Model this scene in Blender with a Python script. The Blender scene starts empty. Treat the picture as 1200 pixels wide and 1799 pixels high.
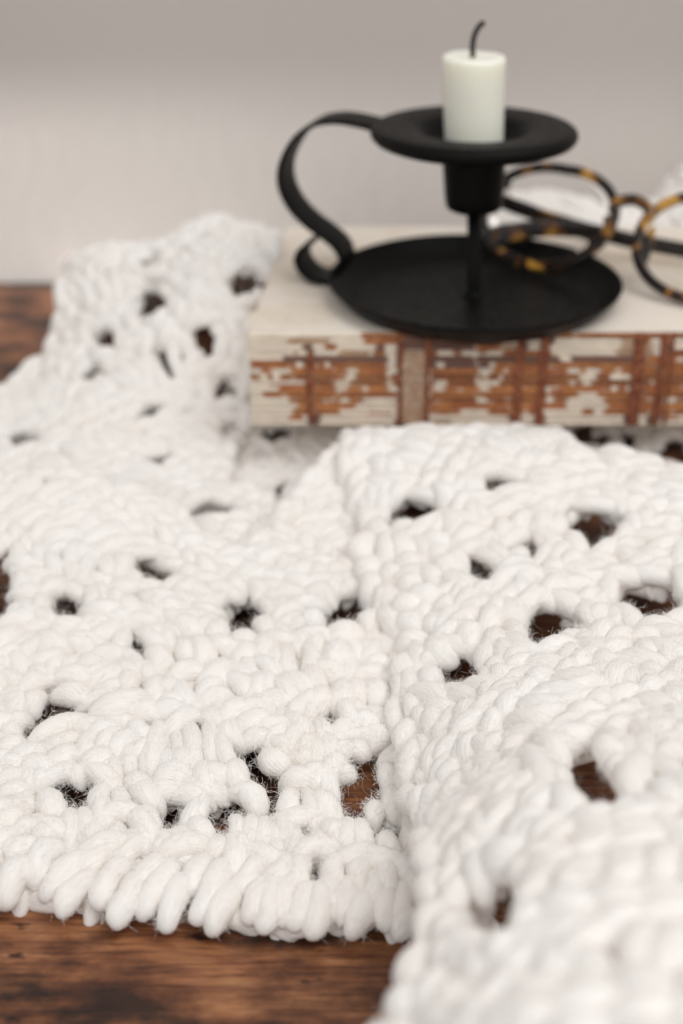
import bpy, math, random
import numpy as np
from mathutils import Vector
random.seed(7); rng = np.random.default_rng(7)
sc = bpy.context.scene
col = sc.collection
R = math.radians
S = 0.01                                   # everything below is written in centimetres

# ------------------------------------------------------------------ camera
H, PITCH, F = 23.5, 28.0, 2520.0           # eye height, pitch, focal length in pixels of the 1200x1799 photo
cd = bpy.data.cameras.new("camera")
cam = bpy.data.objects.new("camera", cd); col.objects.link(cam)
cam.location = (0, 0, H * S)
cam.rotation_euler = (R(90 - PITCH), 0, 0)
cd.sensor_fit = 'VERTICAL'; cd.sensor_height = 36; cd.sensor_width = 24
cd.lens = F / 1799 * 36
cd.clip_start = 0.01; cd.clip_end = 50
cd.dof.use_dof = True
cd.dof.focus_distance = 0.355
cd.dof.aperture_fstop = 7.9
cd.dof.aperture_blades = 0
sc.camera = cam

# ------------------------------------------------------------------ world, lamps, exposure
w = bpy.data.worlds.new("World"); sc.world = w; w.use_nodes = True
bg = w.node_tree.nodes["Background"]
bg.inputs[0].default_value = (1.0, 0.98, 0.958, 1); bg.inputs[1].default_value = 0.525

def area(name, loc, target, size, power, colr, spread=180):
    ld = bpy.data.lights.new(name, 'AREA'); ld.shape = 'RECTANGLE'
    ld.size, ld.size_y = size[0] * S, size[1] * S
    ld.energy = power; ld.color = colr; ld.spread = R(spread)
    o = bpy.data.objects.new(name, ld); col.objects.link(o)
    o.location = Vector(loc) * S
    o.rotation_euler = (Vector(target) - Vector(loc)).to_track_quat('-Z', 'Y').to_euler()
    return o
area("window_light", (55, 5, 120), (4, 38, 2), (90, 90), 7.9, (1.0, 0.985, 0.97))
area("front_window_light", (-20, -60, 85), (2, 35, 2), (90, 60), 4.0, (0.98, 0.985, 1.0))
# added spot, unseen, raking the wall from the left; its cone bounds the patch
sl = bpy.data.lights.new("wall_patch_spot", 'SPOT'); sl.energy = 112; sl.spot_size = R(20); sl.spot_blend = 0.16; sl.shadow_soft_size = 0.02; sl.color = (1.0, 0.99, 0.98)
so = bpy.data.objects.new("wall_patch_spot", sl); col.objects.link(so); so.location = Vector((-100, 60, 5)) * S
so.rotation_euler = Vector((math.cos(R(9)), math.sin(R(9)), math.tan(R(-6.5)))).to_track_quat('-Z', 'Y').to_euler()

sc.view_settings.view_transform = 'Standard'; sc.view_settings.look = 'None'
sc.view_settings.exposure = 0.0; sc.view_settings.gamma = 1.0
sc.cycles.use_denoising = True
sc.cycles.max_bounces = 12; sc.cycles.diffuse_bounces = 10; sc.cycles.transparent_max_bounces = 12

# ------------------------------------------------------------------ helpers
TH = R(PITCH); CT, ST = math.cos(TH), math.sin(TH)
def ray(px, py):
    u = (px - 600) / F; v = (py - 899.5) / F
    return np.array((u, CT - v * ST, -ST - v * CT))
def at_z(px, py, z):
    d = ray(px, py); t = (z - H) / d[2]
    return np.array((0, 0, H)) + d * t
def at_y(px, py, Y):
    d = ray(px, py); return np.array((0, 0, H)) + d * (Y / d[1])
def depth_of(p):
    return p[1] * CT + (H - p[2]) * ST

def props(o, label=None, cat=None, group=None, kind=None):
    if label: o['label'] = label
    if cat: o['category'] = cat
    if group: o['group'] = group
    if kind: o['kind'] = kind
    return o
def thing(name, loc, label, cat):
    o = bpy.data.objects.new(name, None); col.objects.link(o)
    o.empty_display_size = 0.02
    o.location = Vector(loc) * S
    o['origin_cm'] = tuple(float(c) for c in loc)
    return props(o, label, cat)
def origin(o):
    while o is not None:
        if 'origin_cm' in o: return np.array(o['origin_cm'])
        o = o.parent
    return np.zeros(3)
def mk(name, verts, faces, mat, parent=None, smooth=True, uv=None, colattr=None):
    V = np.asarray(verts, float).reshape(-1, 3)
    if parent is not None: V = V - origin(parent)
    me = bpy.data.meshes.new(name)
    me.from_pydata((V * S).tolist(), [], [list(map(int, f)) for f in faces] if not isinstance(faces, np.ndarray) else faces.tolist())
    if smooth: me.polygons.foreach_set("use_smooth", [True] * len(me.polygons))
    if uv is not None:
        lay = me.uv_layers.new(name="uv")
        li = np.empty(len(me.loops), int); me.loops.foreach_get("vertex_index", li)
        lay.data.foreach_set("uv", np.asarray(uv, float)[li].ravel())
    if colattr is not None:
        a = me.color_attributes.new("pigment_and_shade", 'FLOAT_COLOR', 'POINT')
        c = np.ones((len(V), 4)); c[:, :3] = colattr
        a.data.foreach_set("color", c.ravel())
    me.materials.append(mat); me.update()
    o = bpy.data.objects.new(name, me); col.objects.link(o)
    if parent is not None: o.parent = parent
    return o
def lathe(profile, cx, cy, seg=72):
    V, Fc = [], []
    n = len(profile)
    for k in range(seg):
        a = 2 * math.pi * k / seg
        for r, z in profile: V.append((cx + r * math.cos(a), cy + r * math.sin(a), z))
    for k in range(seg):
        k2 = (k + 1) % seg
        for i in range(n - 1):
            Fc.append((k * n + i, k2 * n + i, k2 * n + i + 1, k * n + i + 1))
    return V, Fc
def smooth_path(P, n):
    P = np.asarray(P, float); m = len(P)
    out = []
    for s in np.linspace(0, m - 1, n):
        i = min(int(s), m - 2); t = s - i
        p0, p1, p2, p3 = P[max(i - 1, 0)], P[i], P[i + 1], P[min(i + 2, m - 1)]
        out.append(0.5 * ((2 * p1) + (-p0 + p2) * t + (2 * p0 - 5 * p1 + 4 * p2 - p3) * t * t + (-p0 + 3 * p1 - 3 * p2 + p3) * t ** 3))
    return np.array(out)
def sweep(path, section, up, caps=True, closed=False):
    """sweep a closed 2-D section (side, up) along a path; 'up' is a fixed reference or one vector per point"""
    path = np.asarray(path, float); n = len(path); sec = np.asarray(section, float); m = len(sec)
    if closed: T = np.roll(path, -1, 0) - np.roll(path, 1, 0)
    else: T = np.gradient(path, axis=0)
    T /= np.linalg.norm(T, axis=1)[:, None]
    U = np.broadcast_to(np.asarray(up, float), (n, 3)).copy()
    Sd = np.cross(T, U); Sd /= np.linalg.norm(Sd, axis=1)[:, None] + 1e-9
    U = np.cross(Sd, T)
    secs = sec if sec.ndim == 3 else np.broadcast_to(sec, (n,) + sec.shape)
    m = secs.shape[1]
    V = (path[:, None, :] + secs[:, :, :1] * Sd[:, None, :] + secs[:, :, 1:2] * U[:, None, :]).reshape(-1, 3)
    Fc = []
    rn = n if closed else n - 1
    for i in range(rn):
        i2 = (i + 1) % n
        for j in range(m):
            j2 = (j + 1) % m
            Fc.append((i * m + j, i * m + j2, i2 * m + j2, i2 * m + j))
    if caps and not closed:
        Fc.append(tuple(range(m - 1, -1, -1))); Fc.append(tuple((n - 1) * m + j for j in range(m)))
    return V, Fc
def ngon(r, k=10): return [(r * math.cos(2 * math.pi * i / k), r * math.sin(2 * math.pi * i / k)) for i in range(k)]
def rrect(a, b, r, k=4):
    out = []
    for cx, cy, s in ((a - r, b - r, 0), (-a + r, b - r, 1), (-a + r, -b + r, 2), (a - r, -b + r, 3)):
        for i in range(k + 1):
            t = (s + i / k) * math.pi / 2
            out.append((cx + r * math.cos(t), cy + r * math.sin(t)))
    return out

# value noise in numpy
_perm = rng.random((64, 64))
def vnoise(x, y):
    x = np.asarray(x, float); y = np.asarray(y, float)
    xi = np.floor(x).astype(int); yi = np.floor(y).astype(int)
    fx = x - xi; fy = y - yi; fx = fx * fx * (3 - 2 * fx); fy = fy * fy * (3 - 2 * fy)
    g = lambda a, b: _perm[a % 64, b % 64]
    return (g(xi, yi) * (1 - fx) + g(xi + 1, yi) * fx) * (1 - fy) + (g(xi, yi + 1) * (1 - fx) + g(xi + 1, yi + 1) * fx) * fy

# ------------------------------------------------------------------ materials
def mat(name, base=(0.5, 0.5, 0.5), rough=0.6, **kw):
    m = bpy.data.materials.new(name); m.use_nodes = True
    p = m.node_tree.nodes["Principled BSDF"]
    p.inputs["Base Color"].default_value = (*base, 1); p.inputs["Roughness"].default_value = rough
    for k, v in kw.items(): p.inputs[k].default_value = v
    return m, m.node_tree, p
def node(nt, typ, **kw):
    n = nt.nodes.new(typ)
    for k, v in kw.items(): setattr(n, k, v)
    return n
def ramp(nt, stops):
    n = nt.nodes.new("ShaderNodeValToRGB"); e = n.color_ramp.elements
    while len(e) < len(stops): e.new(0.5)
    for i, (p, c) in enumerate(stops):
        e[i].position = p; e[i].color = (*c, 1)
    return n
L = lambda nt, a, b: nt.links.new(a, b)

# wool roving: soft, slightly translucent, streaked along the strand
M_WOOL, nt, p = mat("wool_roving", (0.86, 0.83, 0.79), 0.95)
p.inputs["Specular IOR Level"].default_value = 0.1
p.inputs["Sheen Weight"].default_value = 0.25; p.inputs["Sheen Roughness"].default_value = 0.6
p.inputs["Subsurface Weight"].default_value = 0.0
p.inputs["Subsurface Radius"].default_value = (1.0, 0.98, 0.95); p.inputs["Subsurface Scale"].default_value = 0.0032
uvn = node(nt, "ShaderNodeUVMap", uv_map="uv")
mp = node(nt, "ShaderNodeMapping"); mp.inputs["Scale"].default_value = (2.2, 26, 1)
L(nt, uvn.outputs[0], mp.inputs[0])
nz = node(nt, "ShaderNodeTexNoise"); nz.inputs["Scale"].default_value = 1.0; nz.inputs["Detail"].default_value = 4; nz.inputs["Distortion"].default_value = 0.6
L(nt, mp.outputs[0], nz.inputs[0])
bp = node(nt, "ShaderNodeBump"); bp.inputs["Strength"].default_value = 0.6; bp.inputs["Distance"].default_value = 0.0007
L(nt, nz.outputs[0], bp.inputs["Height"]); L(nt, bp.outputs[0], p.inputs["Normal"])
n2 = node(nt, "ShaderNodeTexNoise"); n2.inputs["Scale"].default_value = 55; n2.inputs["Detail"].default_value = 2
tc = node(nt, "ShaderNodeTexCoord"); L(nt, tc.outputs["Object"], n2.inputs[0])
rp = ramp(nt, [(0.3, (0.915, 0.875, 0.825)), (0.65, (0.93, 0.905, 0.875))]); L(nt, n2.outputs[0], rp.inputs[0]); L(nt, rp.outputs[0], p.inputs["Base Color"])

M_FUZZ, nt, p = mat("wool_fuzz", (0.93, 0.912, 0.89), 1.0); p.inputs["Specular IOR Level"].default_value = 0.0
M_FIBRE, nt, p = mat("wool_fibre", (0.74, 0.69, 0.63), 0.8); p.inputs["Specular IOR Level"].default_value = 0.2

M_BLACK, nt, p = mat("matte_black_paint", (0.005, 0.0046, 0.0044), 0.40)
p.inputs["Specular IOR Level"].default_value = 0.09
nz = node(nt, "ShaderNodeTexNoise"); nz.inputs["Scale"].default_value = 900; nz.inputs["Detail"].default_value = 2
bp = node(nt, "ShaderNodeBump"); bp.inputs["Strength"].default_value = 0.12; bp.inputs["Distance"].default_value = 0.0003
L(nt, nz.outputs[0], bp.inputs["Height"]); L(nt, bp.outputs[0], p.inputs["Normal"])

n3 = node(nt, "ShaderNodeTexNoise"); n3.inputs["Scale"].default_value = 60; n3.inputs["Detail"].default_value = 5
r5 = ramp(nt, [(0.35, (0.33, 0.33, 0.33)), (0.7, (0.55, 0.55, 0.55))]); L(nt, n3.outputs[0], r5.inputs[0]); L(nt, r5.outputs[0], p.inputs["Roughness"])
M_WAX, nt, p = mat("candle_wax", (0.95, 0.915, 0.80), 0.45)
p.inputs["Subsurface Weight"].default_value = 1.0; p.inputs["Subsurface Radius"].default_value = (1, 0.9, 0.6); p.inputs["Subsurface Scale"].default_value = 0.004
nz = node(nt, "ShaderNodeTexNoise"); nz.inputs["Scale"].default_value = 260
bp = node(nt, "ShaderNodeBump"); bp.inputs["Strength"].default_value = 0.08; bp.inputs["Distance"].default_value = 0.0005
L(nt, nz.outputs[0], bp.inputs["Height"]); L(nt, bp.outputs[0], p.inputs["Normal"])
M_WICK, nt, p = mat("burnt_wick", (0.012, 0.009, 0.008), 0.9)

M_PAPER, nt, p = mat("old_endpaper", (0.66, 0.58, 0.48), 0.85)
tc = node(nt, "ShaderNodeTexCoord")
nz = node(nt, "ShaderNodeTexNoise"); nz.inputs["Scale"].default_value = 28; nz.inputs["Detail"].default_value = 6
L(nt, tc.outputs["Object"], nz.inputs[0])
rp = ramp(nt, [(0.3, (0.77, 0.685, 0.59)), (0.7, (0.84, 0.77, 0.685))]); L(nt, nz.outputs[0], rp.inputs[0]); n4 = node(nt, "ShaderNodeTexNoise"); n4.inputs["Scale"].default_value = 9; n4.inputs["Detail"].default_value = 8; n4.inputs["Roughness"].default_value = 0.7; L(nt, tc.outputs["Object"], n4.inputs[0])
r6 = ramp(nt, [(0.34, (0.86, 0.77, 0.66)), (0.46, (1, 1, 1))]); L(nt, n4.outputs[0], r6.inputs[0])
m6 = node(nt, "ShaderNodeMix", data_type='RGBA', blend_type='MULTIPLY'); m6.inputs[0].default_value = 1
L(nt, rp.outputs[0], m6.inputs[6]); L(nt, r6.outputs[0], m6.inputs[7]); L(nt, m6.outputs[2], p.inputs["Base Color"])

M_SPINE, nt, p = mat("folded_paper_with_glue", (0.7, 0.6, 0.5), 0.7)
va = node(nt, "ShaderNodeVertexColor", layer_name="pigment_and_shade")
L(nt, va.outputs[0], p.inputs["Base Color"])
tc = node(nt, "ShaderNodeTexCoord")
nz = node(nt, "ShaderNodeTexNoise"); nz.inputs["Scale"].default_value = 700; nz.inputs["Detail"].default_value = 3
L(nt, tc.outputs["Object"], nz.inputs[0])
bp = node(nt, "ShaderNodeBump"); bp.inputs["Strength"].default_value = 0.35; bp.inputs["Distance"].default_value = 0.0004
L(nt, nz.outputs[0], bp.inputs["Height"]); L(nt, bp.outputs[0], p.inputs["Normal"])

def fabric(name, c0, c1, scale):
    m, nt, p = mat(name, c0, 0.85)
    tc = node(nt, "ShaderNodeTexCoord")
    nz = node(nt, "ShaderNodeTexNoise"); nz.inputs["Scale"].default_value = scale; nz.inputs["Detail"].default_value = 5
    L(nt, tc.outputs["Object"], nz.inputs[0])
    rp = ramp(nt, [(0.35, c0), (0.65, c1)]); L(nt, nz.outputs[0], rp.inputs[0]); L(nt, rp.outputs[0], p.inputs["Base Color"])
    bp = node(nt, "ShaderNodeBump"); bp.inputs["Strength"].default_value = 0.5; bp.inputs["Distance"].default_value = 0.0006
    L(nt, nz.outputs[0], bp.inputs["Height"]); L(nt, bp.outputs[0], p.inputs["Normal"])
    return m
M_CORD = fabric("glued_cord", (0.14, 0.038, 0.019), (0.31, 0.105, 0.046), 420)
M_LINEN = fabric("frayed_linen", (0.36, 0.22, 0.14), (0.50, 0.36, 0.26), 300)

# tortoiseshell
M_TORT, nt, p = mat("tortoiseshell", (0.05, 0.02, 0.01), 0.22)
tc = node(nt, "ShaderNodeTexCoord")
nz = node(nt, "ShaderNodeTexNoise"); nz.inputs["Scale"].default_value = 72; nz.inputs["Detail"].default_value = 2.0; nz.inputs["Distortion"].default_value = 0.8
mpt = node(nt, "ShaderNodeMapping"); mpt.inputs["Location"].default_value = (0.037, 0.011, 0.02)
L(nt, tc.outputs["Object"], mpt.inputs[0]); L(nt, mpt.outputs[0], nz.inputs[0])
rp = ramp(nt, [(0.0, (0.008, 0.005, 0.004)), (0.54, (0.012, 0.007, 0.005)), (0.58, (0.15, 0.055, 0.012)), (0.64, (0.52, 0.27, 0.042))])
L(nt, nz.outputs[0], rp.inputs[0]); L(nt, rp.outputs[0], p.inputs["Base Color"])
M_GLASS, nt, p = mat("lens_glass", (1, 1, 1), 0.02); p.inputs["Transmission Weight"].default_value = 1.0; p.inputs["IOR"].default_value = 1.12

# rustic wood
M_WOOD, nt, p = mat("stained_rustic_wood", (0.2, 0.09, 0.04), 0.5)
tc = node(nt, "ShaderNodeTexCoord")
mp = node(nt, "ShaderNodeMapping"); mp.inputs["Rotation"].default_value = (0, 0, R(-7)); mp.inputs["Scale"].default_value = (20, 95, 20)
L(nt, tc.outputs["Object"], mp.inputs[0])
gr = node(nt, "ShaderNodeTexNoise"); gr.inputs["Scale"].default_value = 2.0; gr.inputs["Detail"].default_value = 8; gr.inputs["Roughness"].default_value = 0.62; gr.inputs["Distortion"].default_value = 0.4
L(nt, mp.outputs[0], gr.inputs[0])
r1 = ramp(nt, [(0.26, (0.09, 0.031, 0.013)), (0.45, (0.225, 0.085, 0.036)), (0.60, (0.345, 0.15, 0.064)), (0.78, (0.50, 0.26, 0.125))])
L(nt, gr.outputs[0], r1.inputs[0])
mp2 = node(nt, "ShaderNodeMapping"); mp2.inputs["Rotation"].default_value = (0, 0, R(-9)); mp2.inputs["Scale"].default_value = (19, 30, 19); mp2.inputs["Location"].default_value = (3.1, 1.7, 0)
L(nt, tc.outputs["Object"], mp2.inputs[0])
bl = node(nt, "ShaderNodeTexNoise"); bl.inputs["Scale"].default_value = 1.6; bl.inputs["Detail"].default_value = 6; bl.inputs["Roughness"].default_value = 0.6
L(nt, mp2.outputs[0], bl.inputs[0])
r2 = ramp(nt, [(0.38, (0.10, 0.075, 0.065)), (0.47, (0.45, 0.38, 0.34)), (0.58, (1, 1, 1))]); L(nt, bl.outputs[0], r2.inputs[0])
mp3 = node(nt, "ShaderNodeMapping"); mp3.inputs["Rotation"].default_value = (0, 0, R(-7)); mp3.inputs["Scale"].default_value = (30, 620, 30)
L(nt, tc.outputs["Object"], mp3.inputs[0])
fg = node(nt, "ShaderNodeTexNoise"); fg.inputs["Scale"].default_value = 1.5; fg.inputs["Detail"].default_value = 4; L(nt, mp3.outputs[0], fg.inputs[0])
r3 = ramp(nt, [(0.34, (0.58, 0.50, 0.46)), (0.50, (1, 1, 1)), (0.68, (1.15, 1.12, 1.08))]); L(nt, fg.outputs[0], r3.inputs[0])
mp4 = node(nt, "ShaderNodeMapping"); mp4.inputs["Rotation"].default_value = (0, 0, R(-7)); mp4.inputs["Scale"].default_value = (60, 110, 60)
L(nt, tc.outputs["Object"], mp4.inputs[0])
sp = node(nt, "ShaderNodeTexNoise"); sp.inputs["Scale"].default_value = 1.3; sp.inputs["Detail"].default_value = 3; L(nt, mp4.outputs[0], sp.inputs[0])
r4 = ramp(nt, [(0.29, (0.12, 0.09, 0.08)), (0.35, (1, 1, 1))]); L(nt, sp.outputs[0], r4.inputs[0])
m1 = node(nt, "ShaderNodeMix", data_type='RGBA', blend_type='MULTIPLY'); m1.inputs[0].default_value = 1
L(nt, r1.outputs[0], m1.inputs[6]); L(nt, r3.outputs[0], m1.inputs[7])
m2 = node(nt, "ShaderNodeMix", data_type='RGBA', blend_type='MULTIPLY'); m2.inputs[0].default_value = 1
L(nt, m1.outputs[2], m2.inputs[6]); L(nt, r4.outputs[0], m2.inputs[7])
mx = node(nt, "ShaderNodeMix", data_type='RGBA', blend_type='MULTIPLY'); mx.inputs[0].default_value = 1
L(nt, m2.outputs[2], mx.inputs[6]); L(nt, r2.outputs[0], mx.inputs[7]); L(nt, mx.outputs[2], p.inputs["Base Color"])
bp = node(nt, "ShaderNodeBump"); bp.inputs["Strength"].default_value = 0.45; bp.inputs["Distance"].default_value = 0.0012
L(nt, gr.outputs[0], bp.inputs["Height"]); L(nt, bp.outputs[0], p.inputs["Normal"])

M_WALL, nt, p = mat("painted_plaster", (0.53, 0.493, 0.463), 0.9)
tc = node(nt, "ShaderNodeTexCoord")
nz = node(nt, "ShaderNodeTexNoise"); nz.inputs["Scale"].default_value = 120; nz.inputs["Detail"].default_value = 5; L(nt, tc.outputs["Object"], nz.inputs[0])
bp = node(nt, "ShaderNodeBump"); bp.inputs["Strength"].default_value = 0.15; bp.inputs["Distance"].default_value = 0.001
L(nt, nz.outputs[0], bp.inputs["Height"]); L(nt, bp.outputs[0], p.inputs["Normal"])

# ------------------------------------------------------------------ setting: wall and table
def boxmesh(x0, x1, y0, y1, z0, z1):
    V = [(x, y, z) for z in (z0, z1) for y in (y0, y1) for x in (x0, x1)]
    Fc = [(0, 2, 3, 1), (4, 5, 7, 6), (0, 1, 5, 4), (2, 6, 7, 3), (0, 4, 6, 2), (1, 3, 7, 5)]
    return V, Fc
V, Fc = boxmesh(-140, 140, 69.0, 73.0, -75, 130)
wall = mk("wall", V, Fc, M_WALL, None, smooth=False); props(wall, kind='structure')

TX0, TX1, TY0, TY1 = -60, 60, 4, 68.6
nx, ny = 60, 40
gx = np.linspace(TX0, TX1, nx); gy = np.linspace(TY0, TY1, ny)
V = [(x, y, 0.10 * (vnoise(x * .12 + 5, y * .3 + 3) - .75)) for y in gy for x in gx]
Fc = [(j * nx + i, j * nx + i + 1, (j + 1) * nx + i + 1, (j + 1) * nx + i) for j in range(ny - 1) for i in range(nx - 1)]
b0 = len(V)
ring = [i for i in range(nx)] + [j * nx + nx - 1 for j in range(1, ny)] + [(ny - 1) * nx + i for i in range(nx - 2, -1, -1)] + [j * nx for j in range(ny - 2, 0, -1)]
for r_ in ring: V.append((V[r_][0], V[r_][1], -3.2))
for k in range(len(ring)):
    k2 = (k + 1) % len(ring); Fc.append((ring[k2], ring[k], b0 + k, b0 + k2))
Fc.append(tuple(b0 + k for k in range(len(ring) - 1, -1, -1)))
tt = mk("wooden_table", V, Fc, M_WOOD)
props(tt, "dark brown rustic wooden table top with blackened stains, under the white blanket", "table")

# ------------------------------------------------------------------ book
BY, BZ0, BZ1 = 46.3, 2.25, 5.85            # spine plane, underside and top
bx0, bx1 = -3.2, 16.5
book = thing("old_book", (6, 52, BZ0), "old coverless book lying flat, bare spine of folded pages flecked with rust brown glue", "book")
skew = lambda x, y: x + (y - BY) * 0.075 * max(0, 1 - (x - bx0) / 8)
# rows of glue left on the spine, read along each fold (photo x of each run)
ROWS = [
 [(637,697,1),(700,763,2),(763,903,3),(903,927,2),(927,947,3),(947,973,2),(973,1170,1),(1170,1215,1)],
 [(507,577,3),(637,697,1),(700,763,2),(763,800,2),(800,880,2),(910,923,2),(950,967,2),(1090,1120,3),(1120,1136,1),(1163,1180,1)],
 [(537,550,2),(577,590,1),(663,671,2),(700,753,2),(753,832,2),(832,880,1),(880,910,3),(910,923,2),(945,963,2),(1087,1140,3),(1158,1177,2)],
 [(517,523,1),(543,550,1),(597,647,3),(660,670,1),(697,707,2),(743,753,2),(757,765,1),(800,806,1),(840,856,1),(880,967,1),(1077,1140,3),(1166,1215,1)],
 [(440,500,4),(497,679,2),(697,707,2),(753,832,2),(832,980,2),(1000,1133,2),(1133,1183,1),(1197,1215,1)],
 [(440,510,1),(510,518,1),(532,570,1),(578,677,1),(697,707,2),(753,767,2),(779,832,2),(840,860,2),(868,1215,1)],
 [(467,477,1),(513,610,1),(630,677,1),(757,835,1),(867,883,1),(893,993,1),(1020,1027,1),(1057,1083,1),(1090,1215,1)],
 [(440,460,1),(470,477,1),(493,603,1),(622,677,1),(690,700,1),(757,843,1),(863,877,1),(883,1013,1),(1053,1070,1),(1103,1215,1)],
 [(470,540,4),(540,590,1),(610,677,1),(690,700,1),(757,763,1),(784,837,1),(880,1003,1),(1010,1020,1),(1043,1215,1)],
 [(493,590,1),(610,637,1),(650,680,1),(757,760,1),(780,840,1),(863,960,1),(970,1077,1),(1087,1102,1),(1110,1215,1)],
 [(467,497,1),(500,590,1),(597,697,1),(757,963,1),(970,1020,1),(1053,1215,1)],
 [(510,597,1),(613,640,1),(757,840,1),(860,960,1),(977,1000,1),(1067,1170,1),(1197,1215,1)],
 [(520,597,1),(597,623,1),(757,960,1),(960,997,1),(1072,1215,1)],
 [(513,547,1),(553,600,1),(650,690,4),(757,807,1),(867,900,1),(903,925,1),(930,953,1),(1030,1047,1),(1067,1215,1)],
 [(510,530,1),(543,560,2),(900,913,2),(943,960,2),(1103,1130,2),(1147,1170,2),(1180,1200,1)],
 [(543,557,2),(697,710,2),(740,753,2),(770,790,3),(902,915,2),(944,958,2),(1105,1122,2),(1150,1165,2)],
]
NR = len(ROWS)
CREAM = np.array((0.78, 0.69, 0.575)); RUST = np.array((0.41, 0.125, 0.033)); DARK = np.array((0.125, 0.036, 0.019)); TAN = np.array((0.47, 0.29, 0.17)); ORNG = np.array((0.55, 0.215, 0.06))
hr = (BZ1 - BZ0 - 0.06) / NR
xs = np.arange(bx0, bx1 + 0.01, 0.045)
depth_sp = depth_of((0, BY, 4.1))
for k in range(NR):
    zt = BZ1 - 0.03 - k * hr; zb = zt - hr * 0.985
    prof = [(2.2, 0.02), (0.16, 0.02), (0.075, 0.06), (0.02, 0.18), (0.0, 0.36), (0.0, 0.62), (0.025, 0.82), (0.08, 0.95), (0.17, 0.985), (2.2, 0.985)]
    shift = 0.05 * (rng.random() - .5) + 0.05 * abs(k - 7.5) / 7.5
    m = len(prof); rowtone = (0.72, 1.15, 0.95, 0.8, 1.2, 0.9, 1.1, 0.7)[k % 8]
    V = np.zeros((len(xs), m, 3)); C = np.zeros((len(xs), m, 3))
    wob = 0.018 * (vnoise(xs * 0.8 + 31 * k, 0 * xs + k) - .5) + 0.012 * (vnoise(xs * 4 + 17 * k, 0 * xs + k) - .5)
    pxs = 600 + xs / depth_sp * F
    left_extra = 0.05 * rng.random()
    for j, (dy, tz) in enumerate(prof):
        V[:, j, 0] = xs + (left_extra if False else 0); V[:, j, 1] = BY + dy + shift + wob * (1 if dy < 1 else 0)
        V[:, j, 2] = zt + (zb - zt) * tz + 0.010 * (vnoise(xs * 1.3 + 7, 0 * xs + k * 3) - .5)
        jit = 14 * (vnoise(xs * 3.1 + j * 0.5, 0 * xs + k * 7.3 + 0.35 * j) - .5) + 9 * (vnoise(xs * 9.1 + j * 1.7, 0 * xs + k * 3.3 + 0.9 * j) - .5)
        c = np.tile(CREAM, (len(xs), 1)) * (0.92 + 0.16 * vnoise(xs * 3, 0 * xs + k * 1.7))[:, None]
        zpos = k + tz
        fb = 0.5 * vnoise(xs * 2.2 + 3, 0 * xs + zpos * 0.8) + 0.3 * vnoise(xs * 6.3 + 11, 0 * xs + zpos * 2.3) + 0.2 * vnoise(xs * 15 + 5, 0 * xs + zpos * 4.9)
        crack = 0.80 + 0.28 * vnoise(xs * 21 + 9, 0 * xs + zpos * 0.35)
        for a, b, kind in ROWS[k]:
            dd = np.minimum(pxs - a, b - pxs) + (0 if kind == 2 else jit * .6) + 17 * (fb - .5)
            wgt = np.clip((dd + 3.5) / 3.5, 0, 1)
            if kind == 4: wgt = wgt * (tz > 0.5)
            if kind == 1:
                mixv = np.clip(vnoise(xs * 2.5 + 50, 0 * xs + k * .9) * 1.5 - .35, 0, 1)[:, None]
                colr = (RUST * (1 - mixv) + ORNG * mixv) * rowtone
                colr = colr * ((0.50 + 0.45 * math.sin(min(1, max(0, tz)) * math.pi) + 0.25 * vnoise(xs * 9, 0 * xs + k * 5 + j)) * crack)[:, None]  # glue darkened towards each fold's edges: crease shade put into the colour
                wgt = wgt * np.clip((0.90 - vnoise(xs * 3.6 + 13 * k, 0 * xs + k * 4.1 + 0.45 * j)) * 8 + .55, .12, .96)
            elif kind == 2: colr = DARK * ((0.8 + 0.7 * vnoise(xs * 8, 0 * xs + k * 5 + j)) * crack)[:, None]; wgt = wgt * .9
            elif kind == 3: colr = TAN * ((0.75 + 0.5 * vnoise(xs * 6, 0 * xs + k * 5 + j)) * crack)[:, None]; wgt = wgt * .85
            else: colr = np.tile(RUST, (len(xs), 1))
            c = c * (1 - wgt[:, None]) + colr * wgt[:, None]
        C[:, j] = np.clip(c, 0, 1)
    Fc = [(i * m + j, i * m + j + 1, (i + 1) * m + j + 1, (i + 1) * m + j) for i in range(len(xs) - 1) for j in range(m - 1)]
    Fc.append(tuple(range(m - 1, -1, -1))); Fc.append(tuple((len(xs) - 1) * m + j for j in range(m)))
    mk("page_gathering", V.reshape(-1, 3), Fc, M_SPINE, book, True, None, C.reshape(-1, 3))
# page block behind the folds, and the loose sheets on top
def sheet_slab(y0, y1, z0, z1, ins, warp, seed):
    nx, ny = 40, 24
    V = []
    for top in (1, 0):
        for j in range(ny):
            for i in range(nx):
                y = y0 + (y1 - y0) * j / (ny - 1)
                x = bx0 + ins + (bx1 - bx0 - ins) * i / (nx - 1)
                x = skew(x, y)
                z = (z1 if top else z0) + warp * (vnoise(x * .25 + seed, y * .25 + seed) - .5)
                V.append((x, y, z))
    N = nx * ny; Fc = []
    for j in range(ny - 1):
        for i in range(nx - 1):
            a = j * nx + i
            Fc.append((a, a + 1, a + nx + 1, a + nx)); Fc.append((N + a, N + a + nx, N + a + nx + 1, N + a + 1))
    ring = list(range(nx)) + [j * nx + nx - 1 for j in range(1, ny)] + [(ny - 1) * nx + i for i in range(nx - 2, -1, -1)] + [j * nx for j in range(ny - 2, 0, -1)]
    for a, b in zip(ring, ring[1:] + ring[:1]): Fc.append((b, a, N + a, N + b))
    return V, Fc
V, Fc = sheet_slab(BY + 2.0, 58.6, BZ0 + 0.03, BZ1 - 0.05, 0.06, 0.0, 1)
mk("page_block", V, Fc, M_PAPER, book, False)
V, Fc = sheet_slab(BY + 0.10, 58.7, BZ1 - 0.035, BZ1 - 0.012, 0.0, 0.01, 4)
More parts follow.
